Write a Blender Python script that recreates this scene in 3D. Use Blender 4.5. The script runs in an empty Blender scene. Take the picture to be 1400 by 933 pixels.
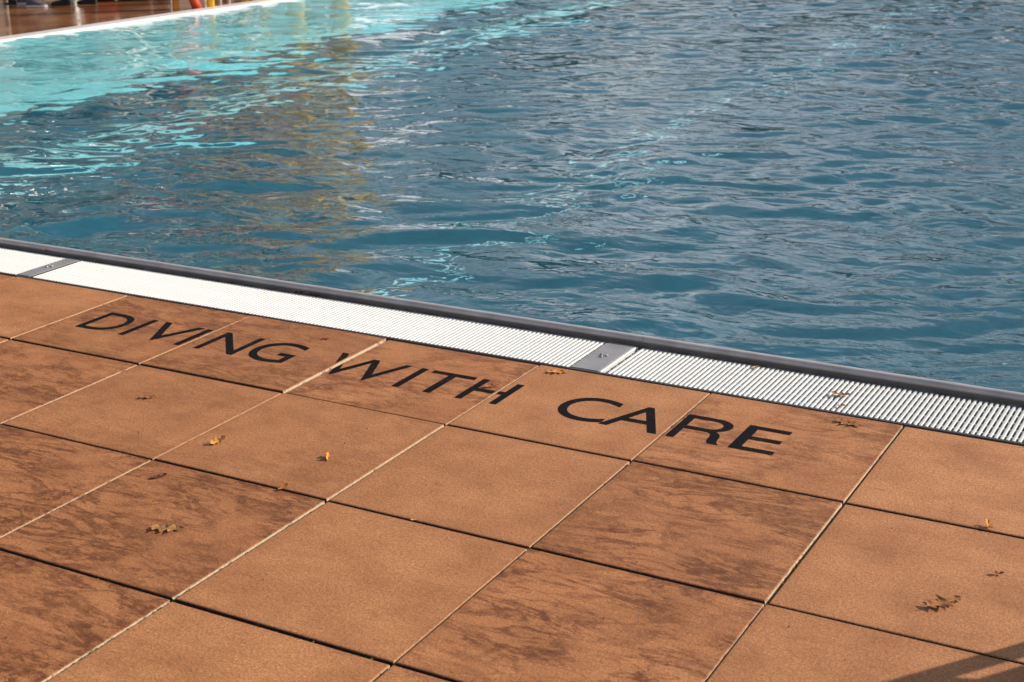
import bpy, bmesh, math, random
import numpy as np
from mathutils import Vector, Matrix, Quaternion

sc = bpy.context.scene
COL = sc.collection
R = math.radians

# ------------------------------------------------------------------ camera
cam_d = bpy.data.cameras.new('camera')
cam = bpy.data.objects.new('camera', cam_d)
COL.objects.link(cam)
cam.location = (4.5151, -4.0105, 1.5923)
cam.rotation_euler = (Matrix.Rotation(0.5071, 3, 'Z') @ Matrix.Rotation(1.2483, 3, 'X')
                      @ Matrix.Rotation(-0.0145, 3, 'Z')).to_euler()
cam_d.sensor_width = 36.0
cam_d.lens = 1985.27 / 1400 * 36.0
cam_d.clip_start = 0.05
cam_d.clip_end = 1000
cam_d.dof.use_dof = True
cam_d.dof.focus_distance = 4.3
cam_d.dof.aperture_fstop = 8.0
sc.camera = cam

# ------------------------------------------------------------------ light
SUN_AZ, SUN_EL = R(41), R(24)            # azimuth from +x towards +y
SUN = Vector((math.cos(SUN_AZ) * math.cos(SUN_EL), math.sin(SUN_AZ) * math.cos(SUN_EL), math.sin(SUN_EL)))
sun_d = bpy.data.lights.new('sun', 'SUN')
sun = bpy.data.objects.new('sun', sun_d)
COL.objects.link(sun)
sun_d.energy = 5.0
sun_d.angle = R(0.5)
sun_d.color = (1.0, 0.93, 0.82)
sun.rotation_euler = SUN.to_track_quat('Z', 'Y').to_euler()

world = bpy.data.worlds.new('World')
sc.world = world
world.use_nodes = True
wn, wl = world.node_tree.nodes, world.node_tree.links
wn.clear()
w_out = wn.new('ShaderNodeOutputWorld')
w_bg = wn.new('ShaderNodeBackground')
w_sky = wn.new('ShaderNodeTexSky')
w_sky.sky_type = 'NISHITA'
w_sky.sun_disc = False
w_sky.sun_elevation = SUN_EL
w_sky.sun_rotation = R(90) - SUN_AZ
w_tc = wn.new('ShaderNodeTexCoord')
w_map = wn.new('ShaderNodeMapping')
w_map.inputs['Scale'].default_value = (1.0, 1.0, 2.6)
w_map.inputs['Rotation'].default_value = (0, 0, R(23))
w_n = wn.new('ShaderNodeTexNoise')
w_n.inputs['Scale'].default_value = 6.5
w_n.inputs['Detail'].default_value = 7
w_n.inputs['Roughness'].default_value = 0.58
w_r = wn.new('ShaderNodeValToRGB')
w_r.color_ramp.elements[0].position = 0.26
w_r.color_ramp.elements[1].position = 0.50
w_r2 = wn.new('ShaderNodeValToRGB')            # cloud body, grey bellies to white tops
w_r2.color_ramp.elements[0].position = 0.40
w_r2.color_ramp.elements[0].color = (2.6, 2.75, 3.2, 1)
w_r2.color_ramp.elements[1].position = 0.66
w_r2.color_ramp.elements[1].color = (14.0, 14.0, 14.2, 1)
w_mix = wn.new('ShaderNodeMixRGB')
wl.new(w_tc.outputs['Generated'], w_map.inputs['Vector'])
wl.new(w_map.outputs['Vector'], w_n.inputs['Vector'])
wl.new(w_n.outputs['Fac'], w_r.inputs['Fac'])
wl.new(w_n.outputs['Fac'], w_r2.inputs['Fac'])
w_sep = wn.new('ShaderNodeSeparateXYZ')
wl.new(w_tc.outputs['Generated'], w_sep.inputs[0])
w_thin = wn.new('ShaderNodeMapRange')          # cloud banks thicken towards the horizon all round
w_thin.inputs['From Min'].default_value = 0.15
w_thin.inputs['From Max'].default_value = 0.48
w_thin.inputs['To Min'].default_value = 1.0
w_thin.inputs['To Max'].default_value = 0.10
wl.new(w_sep.outputs['Z'], w_thin.inputs['Value'])
w_fac = wn.new('ShaderNodeMath')
w_fac.operation = 'MULTIPLY'
wl.new(w_r.outputs['Color'], w_fac.inputs[0])
wl.new(w_thin.outputs[0], w_fac.inputs[1])
wl.new(w_fac.outputs[0], w_mix.inputs['Fac'])
wl.new(w_sky.outputs['Color'], w_mix.inputs['Color1'])
wl.new(w_r2.outputs['Color'], w_mix.inputs['Color2'])
wl.new(w_mix.outputs['Color'], w_bg.inputs['Color'])
w_bg.inputs['Strength'].default_value = 0.10
wl.new(w_bg.outputs['Background'], w_out.inputs['Surface'])

sc.view_settings.view_transform = 'Standard'
sc.view_settings.look = 'None'
sc.view_settings.gamma = 1
sc.view_settings.use_curve_mapping = False
sc.view_settings.exposure = 0.46
cy = sc.cycles
cy.use_denoising = True
cy.max_bounces = 8
cy.diffuse_bounces = 3
cy.glossy_bounces = 4
cy.transmission_bounces = 6
cy.transparent_max_bounces = 8
cy.sample_clamp_indirect = 6
cy.sample_clamp_direct = 0
cy.caustics_reflective = False
cy.caustics_refractive = True

# ------------------------------------------------------------------ helpers
def tag(o, label=None, cat=None, group=None, kind=None):
    if label: o['label'] = label
    if cat: o['category'] = cat
    if group: o['group'] = group
    if kind: o['kind'] = kind
    return o

def link(name, me, mats=None, parent=None, loc=None, rot=None):
    o = bpy.data.objects.new(name, me)
    COL.objects.link(o)
    if mats is not None and not me.materials:
        for m in (mats if isinstance(mats, (list, tuple)) else [mats]):
            me.materials.append(m)
    if parent: o.parent = parent
    if loc is not None: o.location = loc
    if rot is not None: o.rotation_euler = rot
    return o

def empty(name, loc=(0, 0, 0), rz=0.0):
    o = bpy.data.objects.new(name, None)
    COL.objects.link(o)
    o.location = loc
    o.rotation_euler = (0, 0, rz)
    o.empty_display_size = 0.1
    return o

def finish(bm, name, smooth=False):
    bmesh.ops.recalc_face_normals(bm, faces=bm.faces)
    me = bpy.data.meshes.new(name)
    bm.to_mesh(me)
    bm.free()
    if smooth:
        for p in me.polygons: p.use_smooth = True
    return me

def box(bm, x0, x1, y0, y1, z0, z1, bev=0.0, seg=1, M=None):
    r = bmesh.ops.create_cube(bm, size=1)
    vs = r['verts']
    for v in vs:
        v.co = Vector(((x0 + x1) / 2 + v.co.x * (x1 - x0), (y0 + y1) / 2 + v.co.y * (y1 - y0), (z0 + z1) / 2 + v.co.z * (z1 - z0)))
    if M is not None:
        for v in vs: v.co = M @ v.co
    if bev:
        es = set(e for v in vs for e in v.link_edges)
        bmesh.ops.bevel(bm, geom=list(es), offset=bev, segments=seg, affect='EDGES', profile=0.5)

def tube(bm, pts, r, seg=10, radii=None, cap=True):
    pts = [Vector(p) for p in pts]
    rings = []
    up = Vector((0.13, 0.21, 0.97))
    for i, p in enumerate(pts):
        d = (pts[min(i + 1, len(pts) - 1)] - pts[max(i - 1, 0)]).normalized()
        a = d.cross(up)
        if a.length < 1e-3: a = d.cross(Vector((1, 0, 0)))
        a.normalize()
        b = d.cross(a).normalized()
        rr = radii[i] if radii else r
        rings.append([bm.verts.new(p + (a * math.cos(t) + b * math.sin(t)) * rr)
                      for t in [2 * math.pi * k / seg for k in range(seg)]])
    for q in range(len(rings) - 1):
        for k in range(seg):
            bm.faces.new((rings[q][k], rings[q][(k + 1) % seg], rings[q + 1][(k + 1) % seg], rings[q + 1][k]))
    if cap:
        bm.faces.new(rings[0]); bm.faces.new(rings[-1])

def box_mesh(name, *a, **k):
    bm = bmesh.new(); box(bm, *a, **k)
    return finish(bm, name)

def tube_mesh(name, pts, r, seg=12, radii=None):
    bm = bmesh.new(); tube(bm, pts, r, seg, radii)
    return finish(bm, name, True)

# ------------------------------------------------------------------ materials
class NT:
    def __init__(s, name):
        s.m = bpy.data.materials.new(name)
        s.m.use_nodes = True
        s.t = s.m.node_tree
        s.t.nodes.clear()
        s.out = s.n('OutputMaterial')
    def n(s, kind, **k):
        nd = s.t.nodes.new('ShaderNode' + kind)
        for a, v in k.items():
            if hasattr(nd, a) and a not in ('Scale',): setattr(nd, a, v)
        return nd
    def put(s, sock, v):
        if v is None: return
        if isinstance(v, bpy.types.NodeSocket): s.t.links.new(v, sock)
        elif isinstance(v, (tuple, list)) and len(v) == 3 and sock.type == 'RGBA': sock.default_value = (*v, 1)
        else: sock.default_value = v
    def math(s, op, a, b=None, c=None, clamp=False):
        nd = s.n('Math', operation=op); nd.use_clamp = clamp
        s.put(nd.inputs[0], a); s.put(nd.inputs[1], b); s.put(nd.inputs[2], c)
        return nd.outputs[0]
    def vmath(s, op, a, b=None):
        nd = s.n('VectorMath', operation=op)
        s.put(nd.inputs[0], a); s.put(nd.inputs[1], b)
        return nd.outputs[0]
    def mapping(s, v, loc=(0, 0, 0), rot=(0, 0, 0), sca=(1, 1, 1)):
        nd = s.n('Mapping'); s.put(nd.inputs['Vector'], v)
        s.put(nd.inputs['Location'], loc); s.put(nd.inputs['Rotation'], rot); s.put(nd.inputs['Scale'], sca)
        return nd.outputs[0]
    def noise(s, v, scale, detail=2, rough=0.5, dist=0.0):
        nd = s.n('TexNoise')
        if v is not None: s.put(nd.inputs['Vector'], v)
        s.put(nd.inputs['Scale'], scale); s.put(nd.inputs['Detail'], detail)
        s.put(nd.inputs['Roughness'], rough); s.put(nd.inputs['Distortion'], dist)
        return nd.outputs['Fac']
    def ramp(s, f, stops):
        nd = s.n('ValToRGB'); s.put(nd.inputs[0], f)
        el = nd.color_ramp.elements
        while len(el) < len(stops): el.new(0.5)
        for e, (p, c) in zip(el, stops):
            e.position = p
            e.color = (c, c, c, 1) if not isinstance(c, (tuple, list)) else (*c, 1)
        return nd.outputs[0]
    def mix(s, f, a, b, mode='MIX'):
        nd = s.n('MixRGB', blend_type=mode)
        s.put(nd.inputs[0], f); s.put(nd.inputs[1], a); s.put(nd.inputs[2], b)
        return nd.outputs[0]
    def bump(s, h, dist, strength=1.0, normal=None):
        nd = s.n('Bump'); s.put(nd.inputs['Height'], h)
        s.put(nd.inputs['Distance'], dist); s.put(nd.inputs['Strength'], strength)
        if normal is not None: s.put(nd.inputs['Normal'], normal)
        return nd.outputs[0]
    def principled(s, color, rough=0.6, metal=0.0, normal=None, spec=0.5, **kw):
        nd = s.n('BsdfPrincipled')
        s.put(nd.inputs['Base Color'], color); s.put(nd.inputs['Roughness'], rough)
        s.put(nd.inputs['Metallic'], metal); s.put(nd.inputs['Specular IOR Level'], spec)
        if normal is not None: s.put(nd.inputs['Normal'], normal)
        for k, v in kw.items(): s.put(nd.inputs[k.replace('_', ' ')], v)
        s.t.links.new(nd.outputs[0], s.out.inputs['Surface'])
        return nd
    def obj_co(s): return s.n('TexCoord').outputs['Object']
    def geo_pos(s): return s.n('NewGeometry').outputs['Position']
    def attr(s, name):
        nd = s.n('Attribute'); nd.attribute_type = 'OBJECT'; nd.attribute_name = name
        return nd.outputs['Fac']
    def rnd(s): return s.n('ObjectInfo').outputs['Random']

def simple_mat(name, color, rough=0.6, metal=0.0, var=0.12, nscale=20, bump=0.0, spec=0.5):
    t = NT(name)
    co = t.obj_co()
    f = t.noise(co, nscale, 4, 0.6)
    d = tuple(c * (1 - var * 2) for c in color)
    l = tuple(min(1, c * (1 + var)) for c in color)
    c = t.mix(t.ramp(f, [(0.3, 0.0), (0.7, 1.0)]), d, l)
    n = t.bump(f, bump) if bump else None
    t.principled(c, rough, metal, n, spec)
    return t.m

def mat_slab():
    t = NT('terracotta_slab')
    rnd = t.rnd()
    off = t.math('MULTIPLY', rnd, 53.0)
    comb = t.n('CombineXYZ'); t.put(comb.inputs[0], off); t.put(comb.inputs[1], t.math('MULTIPLY', rnd, 91.0))
    co = t.vmath('ADD', t.obj_co(), comb.outputs[0])
    stain = t.attr('stain')
    ang = t.attr('flow')
    rot = t.n('CombineXYZ'); t.put(rot.inputs[2], ang)
    mp = t.n('Mapping'); t.put(mp.inputs['Vector'], co); t.t.links.new(rot.outputs[0], mp.inputs['Rotation'])
    mp.inputs['Scale'].default_value = (1.0, 3.2, 1.0)
    sco = mp.outputs[0]
    # drying marks: wavy patches with dark rims
    n1 = t.noise(sco, 3.2, 6, 0.62, 0.6)
    band = t.math('ABSOLUTE', t.math('SUBTRACT', n1, 0.52))
    rim = t.ramp(band, [(0.0, 1.0), (0.015, 0.7), (0.048, 0.0)])
    n1b = t.noise(t.mapping(sco, (7, 3, 0)), 5.2, 6, 0.62, 0.6)
    band2 = t.math('ABSOLUTE', t.math('SUBTRACT', n1b, 0.5))
    rim2 = t.ramp(band2, [(0.0, 1.0), (0.015, 0.6), (0.045, 0.0)])
    patch = t.ramp(n1, [(0.46, 0.0), (0.60, 1.0)])
    where = t.ramp(t.noise(co, 3.3, 3, 0.55), [(0.30, 0.1), (0.52, 1.0)])
    break_ = t.ramp(t.noise(co, 38, 4, 0.7), [(0.30, 0.40), (0.56, 1.0)])
    marks = t.math('ADD', t.math('MULTIPLY', rim, 1.0), t.math('MULTIPLY', rim2, 0.8))
    marks = t.math('ADD', marks, t.math('MULTIPLY', patch, 0.16), clamp=True)
    marks = t.math('MULTIPLY', t.math('MULTIPLY', marks, where), break_)
    marks = t.math('MULTIPLY', marks, stain, clamp=True)
    # small isolated blotches on every slab
    bl = t.ramp(t.noise(t.mapping(co, (11, 5, 0), (0, 0, 0), (1, 2.2, 1)), 9, 3, 0.5, 0.3), [(0.66, 0.0), (0.76, 0.5)])
    dirt = t.math('MAXIMUM', marks, t.math('MULTIPLY', bl, break_))
    cloudy = t.noise(co, 5.5, 5, 0.6)
    base = t.mix(t.ramp(cloudy, [(0.3, 0.0), (0.7, 1.0)]), (0.335, 0.133, 0.047), (0.490, 0.216, 0.087))
    hv = t.mix(rnd, (0.88, 0.84, 0.80), (1.06, 1.05, 1.04))
    hv = t.mix(stain, t.mix(1.0, hv, (1.05, 1.06, 1.07), 'MULTIPLY'), t.mix(1.0, hv, (0.90, 0.84, 0.78), 'MULTIPLY'))
    base = t.mix(1.0, base, hv, 'MULTIPLY')
    grain = t.noise(co, 210, 4, 0.8)
    gcol = t.ramp(grain, [(0.30, 0.40), (0.5, 1.0), (0.70, 1.50)])
    base = t.mix(1.0, base, gcol, 'MULTIPLY')
    g2 = t.ramp(t.noise(co, 120, 2, 0.6), [(0.32, 0.80), (0.5, 1.0), (0.68, 1.16)])
    base = t.mix(1.0, base, g2, 'MULTIPLY')
    speck = t.ramp(t.noise(co, 150, 2, 0.5), [(0.70, 0.0), (0.76, 0.55)])
    base = t.mix(speck, base, (0.13, 0.055, 0.028))
    dark = t.mix(1.0, base, (0.34, 0.23, 0.145), 'MULTIPLY')
    col = t.mix(t.math('MULTIPLY', dirt, 0.95, clamp=True), base, dark)
    # darker damp rim along the slab edges
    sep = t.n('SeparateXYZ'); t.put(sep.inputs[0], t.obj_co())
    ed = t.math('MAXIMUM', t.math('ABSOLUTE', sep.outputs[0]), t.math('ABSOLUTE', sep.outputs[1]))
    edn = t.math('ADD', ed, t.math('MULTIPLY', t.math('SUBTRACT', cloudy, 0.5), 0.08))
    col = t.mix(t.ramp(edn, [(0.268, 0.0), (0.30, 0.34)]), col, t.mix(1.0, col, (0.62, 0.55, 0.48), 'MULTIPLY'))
    h = t.math('ADD', t.math('MULTIPLY', grain, 0.6), t.math('MULTIPLY', t.noise(co, 90, 3, 0.6), 0.5))
    nrm = t.bump(h, 0.0022, 0.85)
    t.principled(col, t.ramp(grain, [(0.3, 0.62), (0.7, 0.85)]), 0, nrm, 0.35)
    return t.m

def mat_slab_side():
    t = NT('slab_edge_concrete')
    co = t.geo_pos()
    g = t.noise(co, 160, 4, 0.7)
    c = t.mix(t.ramp(g, [(0.3, 0.0), (0.7, 1.0)]), (0.34, 0.23, 0.14), (0.60, 0.48, 0.34))
    spots = t.ramp(t.noise(co, 24, 4, 0.65), [(0.56, 0.0), (0.64, 1.0)])
    c = t.mix(spots, c, (0.13, 0.075, 0.035))
    t.principled(c, 0.85, 0, t.bump(g, 0.002))
    return t.m

def mat_paint():
    t = NT('black_paint')
    co = t.geo_pos()
    w = t.ramp(t.noise(co, 190, 3, 0.7), [(0.60, 0.0), (0.70, 0.8)])
    w2 = t.ramp(t.noise(co, 9, 3, 0.6), [(0.45, 0.0), (0.65, 1.0)])
    g = t.noise(co, 330, 3, 0.75)
    c = t.mix(t.math('MULTIPLY', w, w2), t.mix(g, (0.004, 0.004, 0.005), (0.012, 0.011, 0.012)), (0.30, 0.15, 0.08))
    t.principled(c, 0.8, 0, t.bump(g, 0.0018, 0.8), 0.05)
    return t.m

def mat_steel(name='brushed_steel', col=(0.44, 0.39, 0.375), rough=0.42, sx=3.0):
    t = NT(name)
    co = t.mapping(t.geo_pos(), sca=(sx, 160, 160))
    f = t.noise(co, 2.0, 4, 0.6)
    f2 = t.noise(t.geo_pos(), 9, 4, 0.6)
    c = t.mix(t.ramp(f2, [(0.3, 0), (0.7, 1)]), tuple(x * 0.75 for x in col), tuple(x * 1.12 for x in col))
    c = t.mix(t.math('MULTIPLY', f, 0.35), c, tuple(x * 0.6 for x in col))
    t.principled(c, t.ramp(f, [(0.3, rough - 0.06), (0.7, rough + 0.12)]), 0.12, t.bump(f, 0.0004, 0.6))
    return t.m

W1, W2, W2C, W3, W4 = 0.0, 0.003, 0.004, 0.0085, 0.0021
def mat_water():
    t = NT('pool_water')
    p = t.geo_pos()
    flat = t.mapping(p, sca=(1, 1, 0))
    sx = t.n('SeparateXYZ'); t.put(sx.inputs[0], p)
    wind = t.math('MULTIPLY_ADD', sx.outputs[0], 0.115, 0.50)          # sheltered near the left bank, ruffled to the right
    big = t.math('ADD', wind, t.math('MULTIPLY', t.math('SUBTRACT', t.noise(flat, 0.5, 2, 0.5), 0.5), 1.5))
    big = t.math('MINIMUM', t.math('MAXIMUM', big, 0.12), 1.0)
    gust = t.ramp(t.noise(t.mapping(p, (5, 2, 0), (0, 0, 0.3), (0.8, 1.3, 0)), 2.3, 3, 0.55, 0.6), [(0.40, 0.12), (0.60, 1.15)])
    big = t.math('MULTIPLY', big, gust)
    a1 = t.noise(t.mapping(p, (1.3, 0.2, 0), (0, 0, 0.22), (0.85, 1.1, 0)), 2.1, 1, 0.4, 0.8)
    a2 = t.noise(t.mapping(p, (4, 7, 0), (0, 0, -0.35), (0.8, 1.15, 0)), 4.8, 1, 0.5, 0.9)
    a3 = t.noise(t.mapping(p, (2, 5, 0), (0, 0, -0.40), (0.55, 1.3, 0)), 11.0, 2, 0.5, 0.8)
    a4 = t.noise(t.mapping(p, (8, 3, 0), (0, 0, -0.62), (0.6, 1.3, 0)), 27.0, 2, 0.55, 0.5)
    crest = t.math('SUBTRACT', 1.0, t.math('ABSOLUTE', t.math('MULTIPLY', t.math('SUBTRACT', a2, 0.5), 2.0)))
    h = t.math('ADD', t.math('MULTIPLY', a1, W1), t.math('MULTIPLY', a2, W2))
    h = t.math('ADD', h, t.math('MULTIPLY', crest, W2C))
    hs = t.math('ADD', t.math('MULTIPLY', a3, W3), t.math('MULTIPLY', a4, W4))
    h = t.math('ADD', h, t.math('MULTIPLY', hs, big))
    nrm = t.bump(h, 1.0, 1.0)
    gl = t.n('BsdfGlass'); gl.inputs['IOR'].default_value = 1.333; gl.inputs['Roughness'].default_value = 0.0
    gl.inputs['Color'].default_value = (1, 1, 1, 1)
    t.t.links.new(nrm, gl.inputs['Normal'])
    t.t.links.new(gl.outputs[0], t.out.inputs['Surface'])
    return t.m

def mat_wet_deck():
    t = NT('wet_deck')
    p = t.geo_pos()
    n = t.noise(t.mapping(p, sca=(1.0, 0.7, 1)), 1.6, 5, 0.6, 0.5)
    c = t.mix(t.ramp(n, [(0.3, 0), (0.7, 1)]), (0.20, 0.072, 0.026), (0.36, 0.150, 0.062))
    rough = t.ramp(n, [(0.40, 0.05), (0.60, 0.16), (0.75, 0.4)])
    t.principled(c, rough, 0, t.bump(t.noise(p, 14, 4, 0.6), 0.0012), 0.5)
    return t.m

M_slab, M_side, M_paint = mat_slab(), mat_slab_side(), mat_paint()
M_steel = mat_steel()
M_plate = mat_steel('steel_plate', (0.30, 0.285, 0.28), 0.45, 160)
M_frame = simple_mat('drain_frame_steel', (0.09, 0.085, 0.085), 0.5, 0.6, 0.2, 30)
M_white = simple_mat('white_plastic', (0.56, 0.55, 0.525), 0.38, 0, 0.05, 60)
M_trough = simple_mat('grey_trough', (0.26, 0.24, 0.22), 0.6, 0, 0.3, 15)
M_joint_shade = simple_mat('joint_face_painted_shade', (0.040, 0.026, 0.016), 0.9, 0, 0.4, 60)  # near-black colour paints in the shade of the joint walls turned from the sun
M_mortar = simple_mat('joint_bed', (0.035, 0.024, 0.016), 0.95, 0, 0.3, 80, 0.004)
M_water = mat_water()
M_wet = mat_wet_deck()
M_floor = simple_mat("pool_floor_blue", (0.0001, 0.124, 0.184), 0.6, 0, 0.12, 1.2)
M_wallp = simple_mat('pool_wall_turquoise', (0.30, 0.85, 0.92), 0.5, 0, 0.10, 1.5)
M_stripe = simple_mat('pool_stripe_pale', (0.36, 0.88, 0.95), 0.5, 0, 0.08, 3)
M_coping = simple_mat('far_coping_white', (0.70, 0.64, 0.62), 0.45, 0, 0.08, 14)

# ------------------------------------------------------------------ near deck
T = 0.6
rng = random.Random(11)
STAIN = {(-2, 0): .5, (-1, 0): .55, (0, 0): .28, (1, 0): .85, (2, 0): .7, (3, 0): .85, (4, 0): .12, (5, 0): .75, (6, 0): .18,
         (0, 1): .6, (1, 1): .95, (2, 1): .32, (3, 1): .28, (4, 1): .12, (5, 1): .95, (6, 1): .12,
         (1, 2): .8, (2, 2): 1.0, (3, 2): .95, (4, 2): .15, (5, 2): 1.0, (6, 2): .18,
         (2, 3): .9, (3, 3): 1.0, (4, 3): .22, (5, 3): .5, (6, 3): .4}
ZOFF = {(2, 0): .0022, (3, 0): -.0024, (1, 0): .001, (4, 0): .0, (5, 0): .001, (6, 0): -.001, (3, 2): .0008, (4, 2): -.0006,
        (3, 1): .001, (2, 1): -.0008, (4, 1): -.001, (1, 1): 0.0, (4, 3): -.001, (3, 3): .001}
FLOW = {(3, 0): 0.62, (3, 2): -0.12, (5, 2): -0.1}

deck = link('deck_bed', box_mesh('deck_bed', -3.0, 8.4, -6.0, -0.030, -0.14, -0.055), M_mortar)
tag(deck, kind='structure')

def slab_mesh(name, hx, hy, bev=0.0022):
    bm = bmesh.new()
    def ring(ix, z): return [bm.verts.new(p) for p in ((-hx + ix, -hy + ix, z), (hx - ix, -hy + ix, z), (hx - ix, hy - ix, z), (-hx + ix, hy - ix, z))]
    a = ring(0, -0.054); b = ring(0, -bev); c = ring(bev * 0.4, -bev * 0.35); d = ring(bev * 1.3, 0)
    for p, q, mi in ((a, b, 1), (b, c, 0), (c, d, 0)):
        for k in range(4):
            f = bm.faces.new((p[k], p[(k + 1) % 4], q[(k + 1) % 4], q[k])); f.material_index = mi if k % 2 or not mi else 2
    bm.faces.new(d)
    me = finish(bm, name)
    me.materials.append(M_slab); me.materials.append(M_side); me.materials.append(M_joint_shade)
    return me

SLABS = [slab_mesh('paving_slab', 0.3 - g / 2, 0.3 - h / 2) for g, h in ((.0066, .0098), (.0086, .0112), (.0056, .0105))]
SLAB_INFO = {}
for i in range(-4, 13):
    for j in range(0, 8):
        k = 1 if (i, j) in ((2, 0), (3, 0), (3, 2), (4, 2)) else rng.randrange(3)
        z = ZOFF.get((i, j), rng.uniform(-.0018, .0018))
        o = link('paving_slab', SLABS[k], parent=deck,
                 loc=((i + .5) * T + rng.uniform(-.001, .001), -(j + .5) * T - 0.012 + rng.uniform(-.001, .001), z),
                 rot=(rng.uniform(-.001, .001), rng.uniform(-.001, .001), rng.uniform(-.0016, .0016)))
        o['stain'] = float(STAIN.get((i, j), rng.choice((.15, .3, .8, .9))))
        o['flow'] = float(FLOW.get((i, j), rng.uniform(-.16, .10)))
        SLAB_INFO[(i, j)] = (o, k)

ring = bmesh.new()
for x0, x1, y0, y1 in ((-60, -6.62, -60, 60), (-6.62, -2.41, -60, -0.02), (7.81, 60, -60, -0.02), (-2.41, 7.81, -60, -4.83), (9.4, 60, -0.02, 60), (-6.62, 9.4, 26.6, 60)):
    vs = [ring.verts.new(p) for p in ((x0, y0, 0), (x1, y0, 0), (x1, y1, 0), (x0, y1, 0))]
    ring.faces.new(vs)
surround = link('pool_surround', finish(ring, 'pool_surround'), M_wet)
tag(surround, kind='structure')

# ------------------------------------------------------------------ lettering
letters = empty('floor_lettering', (2.0, -0.31, 0))
tag(letters, 'black capital letters reading DIVING WITH CARE painted along the slabs', 'lettering')
GL = [('D', .706, .868), ('I', .9115, .9375), ('V', .972, 1.152), ('I', 1.166, 1.192), ('N', 1.256, 1.425), ('G', 1.452, 1.628),
      ('W', 1.752, 2.032), ('I', 2.070, 2.096), ('T', 2.118, 2.281), ('H', 2.303, 2.452),
      ('C', 2.630, 2.803), ('A', 2.798, 2.984), ('R', 3.012, 3.172), ('E', 3.203, 3.334)]
Y0, Y1 = -.405, -.217

def r_curve():
    cu = bpy.data.curves.new('R', 'CURVE'); cu.dimensions = '2D'; cu.fill_mode = 'BOTH'; cu.resolution_u = 8
    def arc(cx, cy, rx, ry, a0, a1, n=12):
        return [(cx + rx * math.cos(R(a0 + (a1 - a0) * k / n)), cy + ry * math.sin(R(a0 + (a1 - a0) * k / n))) for k in range(n + 1)]
    outer = [(0, 0), (.15, 0), (.15, .42), (.50, .42)] + [(.60, .405), (.655, .35), (.672, .26), (.685, .12), (.72, .03), (.74, 0), (.92, 0), (.92, .02), (.87, .07), (.85, .16), (.835, .30), (.79, .41), (.70, .475)]
    outer += arc(.55, .73, .34, .27, -58, 90) + [(0, 1.0)]
    inner = [(.15, .54), (.15, .88), (.54, .88)] + arc(.54, .71, .19, .17, 90, -90, 10)
    for pl in (outer, inner):
        sp = cu.splines.new('POLY'); sp.points.add(len(pl) - 1); sp.use_cyclic_u = True
        for q, (x, y) in enumerate(pl): sp.points[q].co = (x, y, 0, 1)
    return cu

def glyph_mesh(ch):
    if ch == 'R':
        cu = r_curve()
    else:
        cu = bpy.data.curves.new(ch, 'FONT'); cu.body = ch; cu.resolution_u = 10; cu.fill_mode = 'FRONT'
    ob = bpy.data.objects.new('tmp', cu)
    COL.objects.link(ob)
    bpy.context.view_layer.update()
    me = bpy.data.meshes.new_from_object(ob.evaluated_get(bpy.context.evaluated_depsgraph_get()))
    bpy.data.objects.remove(ob)
    return me

for ch, x0, x1 in GL:
    gm = glyph_mesh(ch)
    xs = [v.co.x for v in gm.vertices]; ys = [v.co.y for v in gm.vertices]
    ax, bx_, ay, by = min(xs), max(xs), min(ys), max(ys)
    bm = bmesh.new(); bm.from_mesh(gm)
    over = 0.004 if ch in 'GC' else 0
    for v in bm.verts:
        v.co.x = x0 + (v.co.x - ax) / (bx_ - ax) * (x1 - x0)
        v.co.y = (Y0 - over) + (v.co.y - ay) / (by - ay) * (Y1 - Y0 + 2 * over)
        v.co.z = 0
    bmesh.ops.remove_doubles(bm, verts=bm.verts, dist=1e-5)
    for jx in range(1, 7):                       # the joints interrupt the paint
        for e in (-1, 1):
            bmesh.ops.bisect_plane(bm, geom=bm.verts[:] + bm.edges[:] + bm.faces[:], plane_co=(jx * T + e * .0075, 0, 0), plane_no=(1, 0, 0))
    kill = [f for f in bm.faces if min(abs(f.calc_center_median().x - jx * T) for jx in range(1, 7)) < .0074]
    bmesh.ops.delete(bm, geom=kill, context='FACES')
    for v in bm.verts:
        o, _ = SLAB_INFO[(int(v.co.x // T), 0)]
        rel = v.co - o.location
        v.co.z = o.location.z + rel.y * o.rotation_euler.x - rel.x * o.rotation_euler.y + 0.0009
    for v in bm.verts: v.co -= letters.location
    for f in bm.faces:
        if f.normal.z < 0: f.normal_flip()
    me = bpy.data.meshes.new('letter'); bm.to_mesh(me); bm.free()
    link('letter', me, M_paint, letters)

# ------------------------------------------------------------------ overflow drain
bm = bmesh.new()
box(bm, -6.4, 8.8, 0.004, 0.36, -0.16, -0.15)
box(bm, -6.4, 8.8, 0.332, 0.345, -0.15, -0.012)
ch_ = link('drain_channel', finish(bm, 'drain_channel'), M_trough)
tag(ch_, kind='structure')
fr_ = link('drain_frame', box_mesh('drain_frame', -6.4, 8.8, -0.0105, 0.0015, -0.15, 0.0012, bev=0.0008), M_frame)
tag(fr_, kind='structure')

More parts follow.
